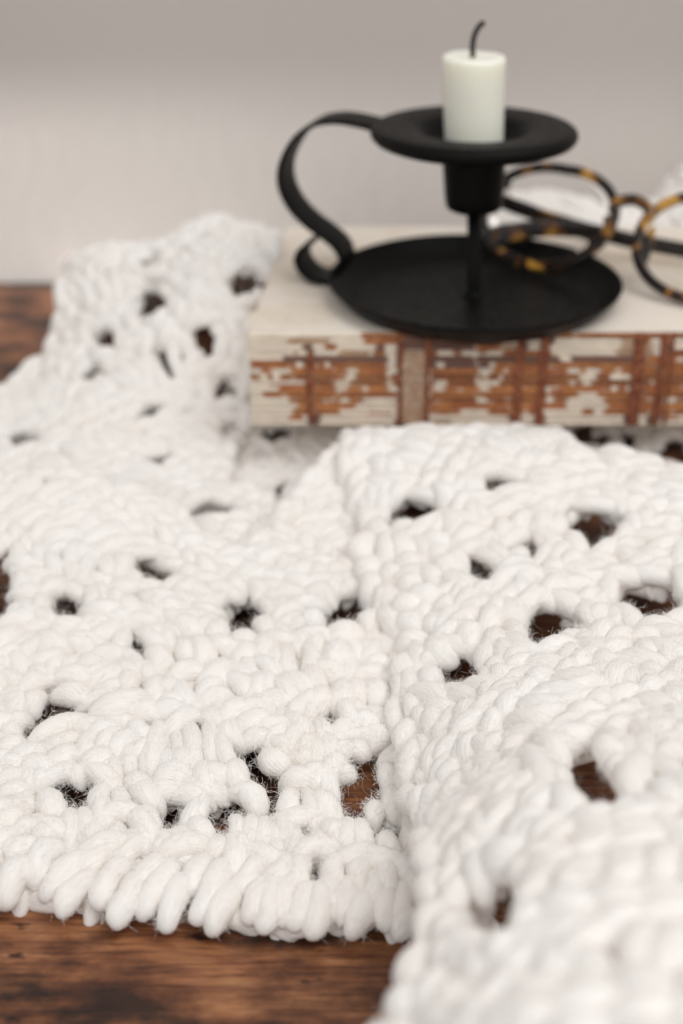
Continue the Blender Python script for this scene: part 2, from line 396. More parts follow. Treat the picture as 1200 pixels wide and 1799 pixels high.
mk("endpaper", V, Fc, M_PAPER, book, False)
# raised cords and the linen patch across the folds
for cx, wd in ((545, 11), (703, 9), (750, 10), (911, 15), (953, 15), (1119, 20), (1161, 13), (1176, 6)):
    zz = np.linspace(BZ1 - 0.02, BZ0 + 0.12, 60)
    x0 = (cx - 600) / F * depth_sp
    if cx == 545: zz = np.linspace(BZ1 - 0.75, BZ0 + 0.25, 44)
    path = np.stack([x0 + 0.05 * (vnoise(zz * 2.2 + cx, 0 * zz + 3) - .5), np.full_like(zz, BY - 0.005) + 0.05 * (vnoise(zz * 4 + cx, 0 * zz + 1) - .4) + 0.05 * np.abs(zz - 4) / 1.8, zz], 1)
    hw = wd / 2 / F * depth_sp
    secs = np.array([[(a * (1 + .5 * (vnoise(z_ * 5 + cx, a * 3) - .5)), b) for a, b in rrect(hw, 0.055, 0.045, 2)] for z_ in zz])
    V, Fc = sweep(path, secs, (0, -1, 0)); mk("sewing_cord", V, Fc, M_CORD, book)
zz = np.linspace(BZ1 - 0.72, BZ0 + 0.12, 40); uu = np.linspace(-1, 1, 24)
x0 = (730 - 600) / F * depth_sp
front, back = [], []
for z_ in zz:
    for u_ in uu:
        e = 1 + 0.22 * (vnoise(z_ * 6 + 9, 2.0 * np.sign(u_) + 4) - .5)
        xx = x0 + 0.47 * u_ * e
        yy = BY - 0.030 + 0.02 * vnoise(xx * 9, z_ * 9) + 0.05 * abs(z_ - 4) / 1.8 + 0.05 * max(0, abs(u_) - .85) / .15
        front.append((xx, yy, z_)); back.append((xx, yy + 0.03, z_))
V = front + back; N = len(front); Fc = []
for j in range(39):
    for i in range(23):
        a = j * 24 + i
        Fc.append((a, a + 24, a + 25, a + 1)); Fc.append((N + a, N + a + 1, N + a + 25, N + a + 24))
ring = list(range(24)) + [j * 24 + 23 for j in range(1, 40)] + [39 * 24 + i for i in range(22, -1, -1)] + [j * 24 for j in range(38, 0, -1)]
for a, b in zip(ring, ring[1:] + ring[:1]): Fc.append((a, b, N + b, N + a))
mk("linen_patch", V, Fc, M_LINEN, book)
# frayed threads hanging over the spine
V, Fc = [], []
for k in range(34):
    cx = random.choice([545, 605, 640, 655, 700, 710, 750, 757, 730, 925, 1105, 1135, 1185]) + random.uniform(-12, 12)
    x0 = (cx - 600) / F * depth_sp; z0_ = random.uniform(BZ0 + 0.8, BZ1 - 0.1); ln = random.uniform(0.25, 0.8)
    P = [np.array((x0, BY - 0.03, z0_))]
    d = np.array((random.uniform(-.6, .6), -0.1, random.uniform(-1, .4)))
    for s in range(6):
        d = d + np.array((random.uniform(-.5, .5), random.uniform(-.12, .10), random.uniform(-.5, .3))); P.append(P[-1] + d / np.linalg.norm(d) * ln / 6)
    P = np.array(P); P[:, 1] = np.minimum(P[:, 1], BY - 0.02)
    v, f = sweep(P, ngon(0.009, 4), (0.13, -1, 0.2)); o_ = len(V)
    V += v.tolist(); Fc += [tuple(a + o_ for a in q) for q in f]
props(mk("frayed_thread", V, Fc, M_LINEN, book), kind='stuff')

# ------------------------------------------------------------------ candle holder
AX, AY = 4.83, 50.0
holder = thing("candle_holder", (AX, AY, BZ1), "matte black metal chamber candlestick with curled strap handle, standing on the old book", "candle holder")
zb = BZ1
lean = lambda V: [(x - 0.043 * max(0.0, z - zb - .1), y, z) for x, y, z in V]
V, Fc = lathe([(0.0, zb + 0.02), (4.35, zb + 0.02), (4.6, zb + 0.06), (5.15, zb + 0.55), (5.24, zb + 0.68), (5.30, zb + 0.72), (5.33, zb + 0.68), (5.29, zb + 0.60), (4.72, zb + 0.0), (4.4, zb - 0.0), (0.0, zb - 0.0)][::-1], AX, AY, 96)
mk("drip_tray", V, Fc, M_BLACK, holder)
V, Fc = lathe([(0.0, 9.2), (0.24, 9.2), (0.24, zb + 0.25), (0.30, zb + 0.12), (0.42, zb + 0.045), (0.45, zb + 0.02), (0.0, zb + 0.02)], AX, AY, 32)
mk("stem", lean(V), Fc, M_BLACK, holder)
V, Fc = lathe([(0.0, 9.06), (0.80, 9.07), (0.93, 9.13), (1.0, 9.25), (1.04, 9.6), (1.13, 11.3), (1.13, 11.45), (1.085, 11.45), (1.08, 11.2), (1.0, 9.9), (0.0, 9.8)], AX, AY, 48)
mk("cup", lean(V), Fc, M_BLACK, holder)
V, Fc = lathe([(1.135, 11.24), (1.6, 11.30), (2.6, 11.36), (3.2, 11.43), (3.45, 11.53), (3.57, 11.66), (3.60, 11.78), (3.56, 11.90), (3.44, 11.99), (3.25, 12.02), (2.7, 12.00), (2.25, 11.98), (2.0, 11.93), (1.82, 11.83), (1.66, 11.66), (1.5, 11.50), (1.3, 11.40), (1.135, 11.38), (1.135, 11.24)], AX, AY, 96)
mk("drip_pan", lean(V), Fc, M_BLACK, holder)
# strap handle in the upright plane through the axis, pointing left and back
HA = R(18); rd = np.array((-math.cos(HA), math.sin(HA), 0)); tg = np.array((math.sin(HA), math.cos(HA), 0))
def on_handle_plane(px, py):
    d = ray(px, py); o = np.array((0, 0, H)); n = tg
    t = np.dot(np.array((AX, AY, 0)) - o, n) / np.dot(d, n)
    return o + d * t
hp = [(700, 226), (668, 220), (640, 213), (600, 207), (560, 213), (527, 238), (505, 280), (503, 318), (520, 356), (548, 386), (578, 408), (600, 428), (609, 450), (602, 472), (582, 484), (557, 482), (538, 466), (531, 446), (538, 430), (550, 424)]
path = smooth_path([on_handle_plane(*q) for q in hp], 110)
V, Fc = sweep(path, rrect(0.80, 0.08, 0.06, 3), np.cross(np.gradient(path, axis=0), tg))
mk("handle", V, Fc, M_BLACK, holder)

# ------------------------------------------------------------------ candle
candle = thing("candle", (AX, AY, 10.0), "short white candle with a black burnt wick, set in the black holder", "candle")
pr = [(0, 9.95), (0.95, 9.95), (1.02, 10.1), (1.04, 11.0), (1.045, 11.6), (1.09, 13.2), (1.10, 14.2), (1.10, 14.38), (1.07, 14.46), (1.0, 14.49), (0.8, 14.47), (0.45, 14.42), (0.15, 14.40), (0.0, 14.40)]
V, Fc = lathe(pr, AX, AY, 56)
V = [(x + 0.008 * math.sin(9 * z + 3 * x), y, z + (0.02 * math.sin(3.1 * x + 1) if z > 14.3 else 0)) for x, y, z in V]
mk("wax_body", lean([(AX + (x - AX) * .97, AY + (y - AY) * .97, z - .12) for x, y, z in V]), Fc, M_WAX, candle)
path = smooth_path([at_y(831, 100, AY), at_y(830, 85, AY), at_y(832, 68, AY), at_y(837, 54, AY), at_y(844, 44, AY), at_y(852, 39, AY)], 24)
secs = np.array([ngon(0.092 * (1 + .12 * math.sin(i * 1.9)) * (1 if i < 22 else .75), 10) for i in range(24)])
V, Fc = sweep(path, secs, (0, -1, 0)); mk("wick", V, Fc, M_WICK, candle)

# ------------------------------------------------------------------ spectacles
ga = np.array((0.829, -0.559, 0.0)); gback = np.array((0.559, 0.829, 0)); LEAN = R(43)
gb = gback * math.sin(LEAN) + np.array((0, 0, math.cos(LEAN))); gn = np.cross(gb, ga); gn = -gn if gn[1] > 0 else gn
CL = at_z(960, 381, 7.75); CR = CL + ga * 6.42 + np.array((0, 0, -0.10))
CM = (CL + CR) / 2
specs = thing("spectacles", (CM[0], CM[1], BZ1), "round tortoiseshell spectacles with folded arms, resting on the book behind the candle holder", "glasses")
def lens_outline(c, sgn, n=64, gw=0.0):
    out = []
    for i in range(n):
        t = 2 * math.pi * i / n
        x = math.cos(t); y = math.sin(t)
        k = 1.0 + 0.05 * max(0, y) * abs(x) * 2
        out.append(c + ga * (2.62 + gw) * x * k * (1 + 0.03 * y) + gb * (2.05 + gw) * y * k)
    return np.array(out)
for c, sgn in ((CL, -1), (CR, 1)):
    o = lens_outline(c, sgn)
    V, Fc = sweep(o, rrect(0.15, 0.19, 0.08, 3), np.cross(np.roll(o, -1, 0) - np.roll(o, 1, 0), gn) * 1.0, closed=True)
    rim = mk("rim", V, Fc, M_TORT, specs)
    lo = lens_outline(c, sgn, gw=-0.06)
    V = []; Fc = []; rg = 8
    for side in (1, -1):
        base = len(V)
        V.append(c + gn * (side * 0.05 + 0.10))
        for q in range(1, rg + 1):
            s = q / rg
            for pnt in lo: V.append(c + (pnt - c) * s + gn * (side * 0.05 + 0.10 * (1 - s * s)))
        n = 64
        for i in range(n):
            i2 = (i + 1) % n
            f = (base, base + 1 + i, base + 1 + i2); Fc.append(f if side == 1 else f[::-1])
            for q in range(rg - 1):
                a = base + 1 + q * n
                f = (a + i, a + n + i, a + n + i2, a + i2); Fc.append(f if side == 1 else f[::-1])
    a = 1 + (rg - 1) * 64; b = 1 + rg * 64 + a
    for i in range(64):
        i2 = (i + 1) % 64; Fc.append((a + i, b + i, b + i2, a + i2))
    mk("lens", V, Fc, M_GLASS, rim)
br = smooth_path([CL + ga * 2.5 + gb * 0.65, CL + ga * 2.55 + gb * 1.05 + gn * .05, CM + gb * 1.28 + gn * .12 , CR - ga * 2.55 + gb * 1.05 + gn * .05, CR - ga * 2.5 + gb * 0.65], 24)
V, Fc = sweep(br, rrect(0.17, 0.19, 0.09, 3), gb); mk("bridge", V, Fc, M_TORT, specs)
for c, s in ((CL, 1), (CR, -1)):
    pts = smooth_path([c + ga * s * 2.25 + gb * 0.5 - gn * 0.1, c + ga * s * 2.35 + gb * 0.15 - gn * 0.35, c + ga * s * 2.30 - gb * 0.45 - gn * 0.5, c + ga * s * 2.15 - gb * 0.8 - gn * 0.4], 12)
    secs = np.array([rrect(0.10 + .05 * math.sin(math.pi * i / 11), 0.06 + .10 * math.sin(math.pi * i / 11), 0.05, 2) for i in range(12)])
    V, Fc = sweep(pts, secs, ga); mk("nose_pad", V, Fc, M_TORT, specs)
hl = CL - ga * 2.55 + gb * 0.95; hrr = CR + ga * 2.55 + gb * 0.95
# left arm: from the left hinge down to the right, behind; right arm comes from the right hinge across to the left
armL = [hl, hl + gback * 0.5 + ga * 0.1, at_y(850, 340, 55.6), at_y(890, 357, 55.9), at_y(960, 383, 56.0), at_y(1010, 400, 56.0), at_y(1060, 416, 55.9)]
armR = [hrr, hrr + gback * 0.5 - ga * 0.1, hrr + gback * 0.8 - ga * 0.8 + np.array((0, 0, -.2)), at_y(1300, 462, 52.4), at_y(1200, 440, 53.6), at_y(1110, 423, 54.2), at_y(1040, 407, 54.6), at_y(960, 402, 54.6), at_y(900, 408, 54.3), at_y(855, 418, 53.9)]
for arm in (armL, armR):
    P = smooth_path(arm, 60)
    secs = np.array([rrect(0.30 + 0.10 * max(0, (i - 40) / 20), 0.11, 0.08, 3) for i in range(60)])
    V, Fc = sweep(P, secs, -gback + np.array((0, 0, .15))); mk("temple_arm", V, Fc, M_TORT, specs)

# ------------------------------------------------------------------ crocheted blanket
blanket = thing("crocheted_blanket", (2, 38, 0.05), "chunky white crocheted wool blanket heaped in folds on the table under the book", "blanket")

class Sheet:
    """one fold of the blanket: a height field z(x, y) fitted through points read off the photo"""
    def __init__(s, ctrl, poly, holes, ctrl_xyz=(), poly_xy=None, step=0.13, smooth=0.02):
        P = [at_z(px, py, z) for px, py, z in ctrl] + [np.array(q, float) for q in ctrl_xyz]
        P = np.array(P); s.c = P[:, :2]; n = len(P)
        K = s.k(s.c, s.c) + smooth * np.eye(n)
        A = np.zeros((n + 3, n + 3)); A[:n, :n] = K; A[:n, n] = 1; A[:n, n + 1:] = s.c; A[n, :n] = 1; A[n + 1:, :n] = s.c.T
        b = np.zeros(n + 3); b[:n] = P[:, 2]
        s.wt = np.linalg.solve(A, b)
        s.zmin = P[:, 2].min() * 0.7; s.zmax = P[:, 2].max() + .5
        s.poly = np.array([s.hit(px, py)[:2] for px, py in poly]) if poly_xy is None else np.array(poly_xy, float)
        g = lambda t, q: 1 + 0.16 * math.sin(2 * t + q) + 0.12 * math.sin(3 * t + 2.3 * q)
        s.holes = [np.array([s.hit(cx + g(t, cx) * (rx * math.cos(t) * math.cos(R(a)) - ry * math.sin(t) * math.sin(R(a))), cy + g(t, cx) * (rx * math.cos(t) * math.sin(R(a)) + ry * math.sin(t) * math.cos(R(a))))[:2]
                             for t in np.linspace(0, 2 * math.pi, 20, endpoint=False)]) for cx, cy, rx, ry, a in holes]
        mn = s.poly.min(0) - .5; mxx = s.poly.max(0) + .5
        s.mn = mn; s.step = step
        s.gx = np.arange(mn[0], mxx[0], step); s.gy = np.arange(mn[1], mxx[1], step)
        X, Y = np.meshgrid(s.gx, s.gy, indexing='ij'); Q = np.stack([X.ravel(), Y.ravel()], 1)
        s.shape = X.shape
        s.inn = -s.sdf(Q, s.poly)                       # >0 inside
        s.hol = np.full(len(Q), 9.0)
        for h in s.holes: s.hol = np.minimum(s.hol, s.sdf(Q, h))   # >0 outside every hole
        s.Q = Q
        s.P3 = np.concatenate([Q, s.z(Q)[:, None]], 1)
    @staticmethod
    def k(a, b):
        d2 = ((a[:, None, :] - b[None, :, :]) ** 2).sum(-1) + 1e-9
        return 0.5 * d2 * np.log(d2)
    def z(s, Q):
        Q = np.atleast_2d(Q); n = len(s.c); out = np.empty(len(Q))
        for i in range(0, len(Q), 20000):
            q = Q[i:i + 20000]; out[i:i + 20000] = s.k(q, s.c) @ s.wt[:n] + s.wt[n] + q @ s.wt[n + 1:]
        return np.clip(out, s.zmin, s.zmax)
    def normal(s, q):
        e = 0.1; q = np.asarray(q)[:2]
        zz = s.z(np.array([q + (e, 0), q - (e, 0), q + (0, e), q - (0, e)]))
        n = np.array((-(zz[0] - zz[1]) / (2 * e), -(zz[2] - zz[3]) / (2 * e), 1)); return n / np.linalg.norm(n)
    def hit(s, px, py):
        d = ray(px, py); z = (s.zmin + s.zmax) / 2
        # march from the eye to the first crossing, then bisect
        t0 = (H - s.zmax - .2) / -d[2]; t1 = (H - s.zmin + .2) / -d[2]
        T = np.linspace(t0, t1, 160); P = np.array((0, 0, H)) + T[:, None] * d
        below = P[:, 2] < s.z(P[:, :2])
        i = int(np.argmax(below)) if below.any() else len(T) - 1
        a, b = (T[max(i - 1, 0)], T[i])
        for _ in range(12):
            m = (a + b) / 2; p = np.array((0, 0, H)) + m * d
            if p[2] < s.z(p[None, :2])[0]: b = m
            else: a = m
        return np.array((0, 0, H)) + b * d
    @staticmethod
    def sdf(Q, poly):
        d = np.full(len(Q), 1e9); ins = np.zeros(len(Q), bool); n = len(poly)
        for i in range(n):
            a, b = poly[i], poly[(i + 1) % n]; ab = b - a
            t = np.clip(((Q - a) @ ab) / (ab @ ab + 1e-12), 0, 1)
            d = np.minimum(d, np.linalg.norm(Q - a - t[:, None] * ab, axis=1))
            c = ((a[1] > Q[:, 1]) != (b[1] > Q[:, 1])) & (Q[:, 0] < (b[0] - a[0]) * (Q[:, 1] - a[1]) / (b[1] - a[1] + 1e-12) + a[0])
            ins ^= c
        return np.where(ins, -d, d)
    def look(s, arr, q):
        i = np.clip(np.round((q[..., 0] - s.mn[0]) / s.step).astype(int), 0, s.shape[0] - 1)
        j = np.clip(np.round((q[..., 1] - s.mn[1]) / s.step).astype(int), 0, s.shape[1] - 1)
        return arr.reshape(s.shape)[i, j]

NS, NT = 12, 12
_ts = 0.5 - 0.5 * np.cos(np.linspace(0.10, math.pi - 0.10, NT))
def lump(a, b, r, n, arch=0.22, dip=0.12, bend=0.0, fat=1.0, blunt=2.5):
    """one puffy piece of yarn from a to b lying on normal n: ends dive under the neighbours"""
    a = np.asarray(a, float); b = np.asarray(b, float); ax = b - a; ln = np.linalg.norm(ax) + 1e-6; ax /= ln
    a = a - ax * r * 0.85; b = b + ax * r * 0.85; ln += 1.7 * r
    sd = np.cross(n, ax); sd /= np.linalg.norm(sd) + 1e-9; up = np.cross(ax, sd)
    t = _ts
    prof = np.sqrt(np.clip(1 - np.abs(2 * t - 1) ** blunt, 0, 1))
    off = (1 - (2 * t - 1) ** 2)
    ph1, ph2 = random.uniform(0, 6.28), random.uniform(0, 6.28)
    C = a + (b - a) * t[:, None] + up * (arch * r * 2 * off - dip * 2 * r * (1 - off))[:, None] + sd * (bend * off * r + 0.10 * r * np.sin(t * 5 + ph1))[:, None]
    phi = np.linspace(0, 2 * math.pi, NS, endpoint=False)
    tw = phi[None, :] + (t * 3.4)[:, None]
    rad = r * prof[:, None] * (1 + 0.085 * np.cos(2 * tw + ph2) + 0.03 * np.cos(5 * tw + ph1) + 0.035 * np.sin(9 * t + ph2)[:, None] + 0.02 * rng.standard_normal((NT, NS)))
    V = C[:, None, :] + rad[..., None] * (np.cos(phi)[None, :, None] * sd * fat + np.sin(phi)[None, :, None] * up)
    V = np.concatenate([V.reshape(-1, 3), C[:1], C[-1:]])
    uo = random.uniform(0, 50)
    UV = np.stack([np.repeat(t * ln * 0.9, NS) + uo, np.tile(np.abs(phi / math.pi - 1), NT) + (0.35 * np.repeat(t, NS))], 1)
    UV = np.concatenate([UV, UV[:1], UV[-1:]])
    return V, UV
_f = []
for i in range(NT - 1):
    for j in range(NS):
        j2 = (j + 1) % NS; _f.append((i * NS + j, i * NS + j2, (i + 1) * NS + j2, (i + 1) * NS + j))
LF4 = np.array(_f)
LF3 = np.array([(NT * NS, (j + 1) % NS, j) for j in range(NS)] + [(NT * NS + 1, (NT - 1) * NS + j, (NT - 1) * NS + (j + 1) % NS) for j in range(NS)])
NV = NT * NS + 2
LUMPF = [tuple(q) for q in LF4.tolist()] + [tuple(q) for q in LF3.tolist()]
class Yarn:
    def __init__(s): s.V = []; s.U = []
    def add(s, vu): s.V.append(vu[0]); s.U.append(vu[1])
    def build(s, name, parent):
        n = len(s.V); F4 = (LF4[None] + (np.arange(n) * NV)[:, None, None]).reshape(-1, 4); F3 = (LF3[None] + (np.arange(n) * NV)[:, None, None]).reshape(-1, 3)
        return mk(name, np.concatenate(s.V), F4.tolist() + F3.tolist(), M_WOOL, parent, True, np.concatenate(s.U))

ALL = []          # (a, b, r, n, weight) of every visible lump, for the loose fibres
def fill(sh, yarn, covered, r0, len0, off, field, cov=0.86, jitter=7, holemargin=0.72, arch=0.14, dip=0.30, record=False, edge=0.0, skip=0.0):
    """crochet motifs: three posts side by side, or the two legs of a V, laid where nothing lies yet"""
    idx = np.where((sh.inn > edge) & (sh.hol > 0.05))[0]
    rng.shuffle(idx)
    P3 = sh.P3
    def try_one(c, ang, r, ln, n, must):
        d = np.array((math.cos(ang), math.sin(ang), 0)); d -= n * np.dot(d, n); d /= np.linalg.norm(d)
        pts = c[None] + np.linspace(-.5, .5, 5)[:, None] * (d * ln)[None]
        if not ((sh.look(sh.hol, pts) > r * holemargin).all() and (sh.look(sh.inn, pts) > edge * .6).all()): return False
        if not must and sh.look(covered, pts)[1:4].any(): return False
        a, b = pts[0].copy(), pts[-1].copy()
        a[2] = sh.z(a[None, :2])[0]; b[2] = sh.z(b[None, :2])[0]
        hgt = off + random.uniform(-.05, .05)
        yarn.add(lump(a + n * hgt, b + n * hgt, r, n, arch, dip, random.uniform(-.5, .5)))
        if record: ALL.append((a + n * hgt, b + n * hgt, r, n))
        mark(sh, covered, a, b, r * cov); return True
    for i in idx:
        if covered[i]: continue
        c = P3[i].copy(); n = sh.normal(c)
        if skip and random.random() < skip:
            mark(sh, covered, c, c + (0.01, 0, 0), r0 * 1.5); continue
        r = r0 * random.uniform(0.9, 1.15)
        base = field(c) + math.radians(random.gauss(0, jitter))
        done = False
        for lf in (1, 0.7, 0.45, 0.2):
            ln = len0 * lf * random.uniform(0.85, 1.2)
            for da in (0, 0.5, -0.5, 1.0, -1.0, 1.57):
                if try_one(c, base + da, r, ln, n, True):
                    done = True
                    if lf >= .7 and da == 0:
                        side = np.array((-math.sin(base), math.cos(base), 0))
                        for k in ((1, -1) if random.random() < .6 else (random.choice((1, -1)),)):
                            q = c + side * k * r * 1.75; q[2] = sh.z(q[None, :2])[0]
                            if sh.look(sh.inn, q) > edge: try_one(q, base + k * random.uniform(.05, .3), r * random.uniform(.92, 1.08), ln * random.uniform(.8, 1.05), n, False)
                    break
            if done: break
        if not done: covered[i] = True
def rows(sh, yarn, covered, field, r0, off=0.0, record=True, edge=0.15, post=1.25, seed_gap=1.0):
    """rows of crochet: a braid of V stitches along each row, posts standing on both sides of it"""
    idx = np.where((sh.inn > edge + .3) & (sh.hol > 0.5))[0]; rng.shuffle(idx)
    def one(c, ang, r, ln, need):
        c = np.array((c[0], c[1], 0.)); c[2] = sh.z(c[None, :2])[0]
        if sh.look(sh.inn, c) < edge: return False
        n = sh.normal(c); d = np.array((math.cos(ang), math.sin(ang), 0)); d -= n * np.dot(d, n); d /= np.linalg.norm(d)
        pts = c[None] + np.linspace(-.5, .5, 5)[:, None] * (d * ln)[None]
        if not ((sh.look(sh.hol, pts) > r * .72).all() and (sh.look(sh.inn, pts) > edge * .6).all()): return False
        if sh.look(covered, pts)[need].any(): return False
        a, b = pts[0].copy(), pts[-1].copy(); a[2] = sh.z(a[None, :2])[0]; b[2] = sh.z(b[None, :2])[0]
        h = off + random.uniform(-.04, .06)
        todo.append((a, b, r * .84)); ex = (b - a) * .10; yarn.add(lump(a - ex + n * h, b + ex + n * h, r * 1.04, n, .12, .34, random.uniform(-.5, .5)))
        if record: ALL.append((a + n * h, b + n * h, r, n))
        return True
    for i in idx:
        if covered[i]: continue
        todo = []
        for sgn in (1, -1):
            p = sh.P3[i].copy(); step = r0 * 2.05; k = 0
            if sgn < 0: a0 = field(p); p[:2] -= step * np.array((math.cos(a0), math.sin(a0)))
            while k < 26:
                a = field(p); u = np.array((math.cos(a), math.sin(a))); v = np.array((-u[1], u[0]))
                ok = 0
                for q in (1, -1):
                    ok += one(p[:2] + v * q * r0 * .95, a - q * random.uniform(.38, .6), r0 * random.uniform(.92, 1.1), r0 * 2.7, [1, 2, 3])
                if not ok: break
                for q in (1, -1):
                    ln = post * random.uniform(.85, 1.1)
                    one(p[:2] + v * q * (r0 * 1.75 + ln * .5) + u * random.uniform(-.05, .05), a + math.pi / 2 + random.uniform(-.16, .16), r0 * random.uniform(.92, 1.12), ln, [1, 2, 3])
                p[:2] += u * step * sgn; k += 1
        for a, b, r in todo: mark(sh, covered, a, b, r)
def row_field(seed, base, amp=1.1, scale=0.09):
    return lambda c: base + amp * (float(vnoise(c[0] * scale + seed, c[1] * scale + seed * 1.3)) - .5) * 2
def mark(sh, covered, a, b, r):
    lo = np.minimum(a, b) - r; hi = np.maximum(a, b) + r
    i0, i1 = np.clip(((np.array((lo[0], hi[0])) - sh.mn[0]) / sh.step).astype(int) + (0, 2), 0, sh.shape[0])
    j0, j1 = np.clip(((np.array((lo[1], hi[1])) - sh.mn[1]) / sh.step).astype(int) + (0, 2), 0, sh.shape[1])
    if i1 <= i0 or j1 <= j0: return
    P = sh.P3.reshape(sh.shape + (3,))[i0:i1, j0:j1]
    ab = b - a; t = np.clip(((P - a) @ ab) / (ab @ ab + 1e-9), 0, 1)
    d = np.linalg.norm(P - a - t[..., None] * ab, axis=-1)
    cv = covered.reshape(sh.shape); cv[i0:i1, j0:j1] |= d < r

def trace(sh, strokes, parent, covered, grow=1.14, lift=0.0, name="stitch", dip=0.24, blunt=2.5):
    for q in strokes:
        x1, y1, x2, y2, wd = q[:5]; lf = q[5] if len(q) > 5 else 0
        a, b = sh.hit(x1, y1), sh.hit(x2, y2)
        m = (a + b) / 2; r = wd / 2 / F * depth_of(m) * grow
        n = sh.normal(m)
        a = a + n * (lift + lf); b = b + n * (lift + lf)
        ax = b - a; ln = np.linalg.norm(ax); k = min(0.35, 0.45 * r / max(ln, .01))
        a, b = a + ax * k * .5, b - ax * k * .5
        v, u = lump(a, b, r, n, 0.10, dip, random.uniform(-.4, .4), blunt=blunt)
        mk(name, v, LUMPF, M_WOOL, parent, True, u)
        ALL.append((a, b, r, n))
        mark(sh, covered, a - n * lift, b - n * lift, r * 0.92)

def angle_field(seed, holes, scale=0.13):
    cs = [h.mean(0) for h in holes]
    def f(c):
        a = 2.6 * math.pi * float(vnoise(c[0] * scale + seed, c[1] * scale + seed * 1.7))
        if cs:
            dd = [np.linalg.norm(c[:2] - q) for q in cs]; k = int(np.argmin(dd))
            v = c[:2] - cs[k]
            if dd[k] < 1.2: return math.atan2(v[1], v[0]) + math.pi / 2
            if dd[k] < 2.8: return math.atan2(v[1], v[0])
        return a
    return f

# ---- the flat front fold
polyL = [(-70, 1565), (40, 1580), (300, 1612), (560, 1628), (720, 1630), (760, 1560), (770, 1420), (760, 1200), (730, 1080), (700, 900), (640, 800), (600, 775), (555, 812), (490, 885), (420, 968), (350, 930), (300, 880), (240, 850), (150, 832), (60, 832), (-70, 836)]
ctrlL = [(0, 1560, .55), (300, 1590, .5), (700, 1620, .5), (0, 1430, .75), (300, 1430, .75), (600, 1430, .7), (0, 1300, .9), (300, 1250, 1.05), (600, 1250, 1.0), (600, 1100, 1.15), (300, 1100, 1.35), (0, 1050, 1.7), (435, 1090, 1.2),
         (-60, 850, 2.7), (60, 850, 2.7), (150, 850, 2.7), (240, 870, 2.4), (300, 900, 2.0), (420, 985, 1.3), (500, 920, 1.4), (560, 840, 2.0), (600, 795, 2.4), (700, 1100, .9), (700, 1400, .65), (760, 1250, .6), (700, 900, 1.3), (660, 820, 1.8)]
holesL = [(135, 1398, 42, 26, 0), (84, 1258, 52, 25, -33), (462, 1368, 24, 60, -22), (634, 1376, 30, 60, 14), (296, 1434, 18, 20, 0), (390, 1436, 18, 22, 0), (432, 1090, 40, 28, 0), (592, 1084, 44, 29, -25),
          (265, 1008, 26, 22, 0), (120, 1070, 20, 24, 0), (246, 1134, 9, 26, -20), (-6, 1032, 24, 58, 0), (690, 1457, 17, 9, 0), (684, 1088, 15, 24, -20), (537, 1462, 6, 10, 0), (582, 1312 - 46, 8, 9, 0)]
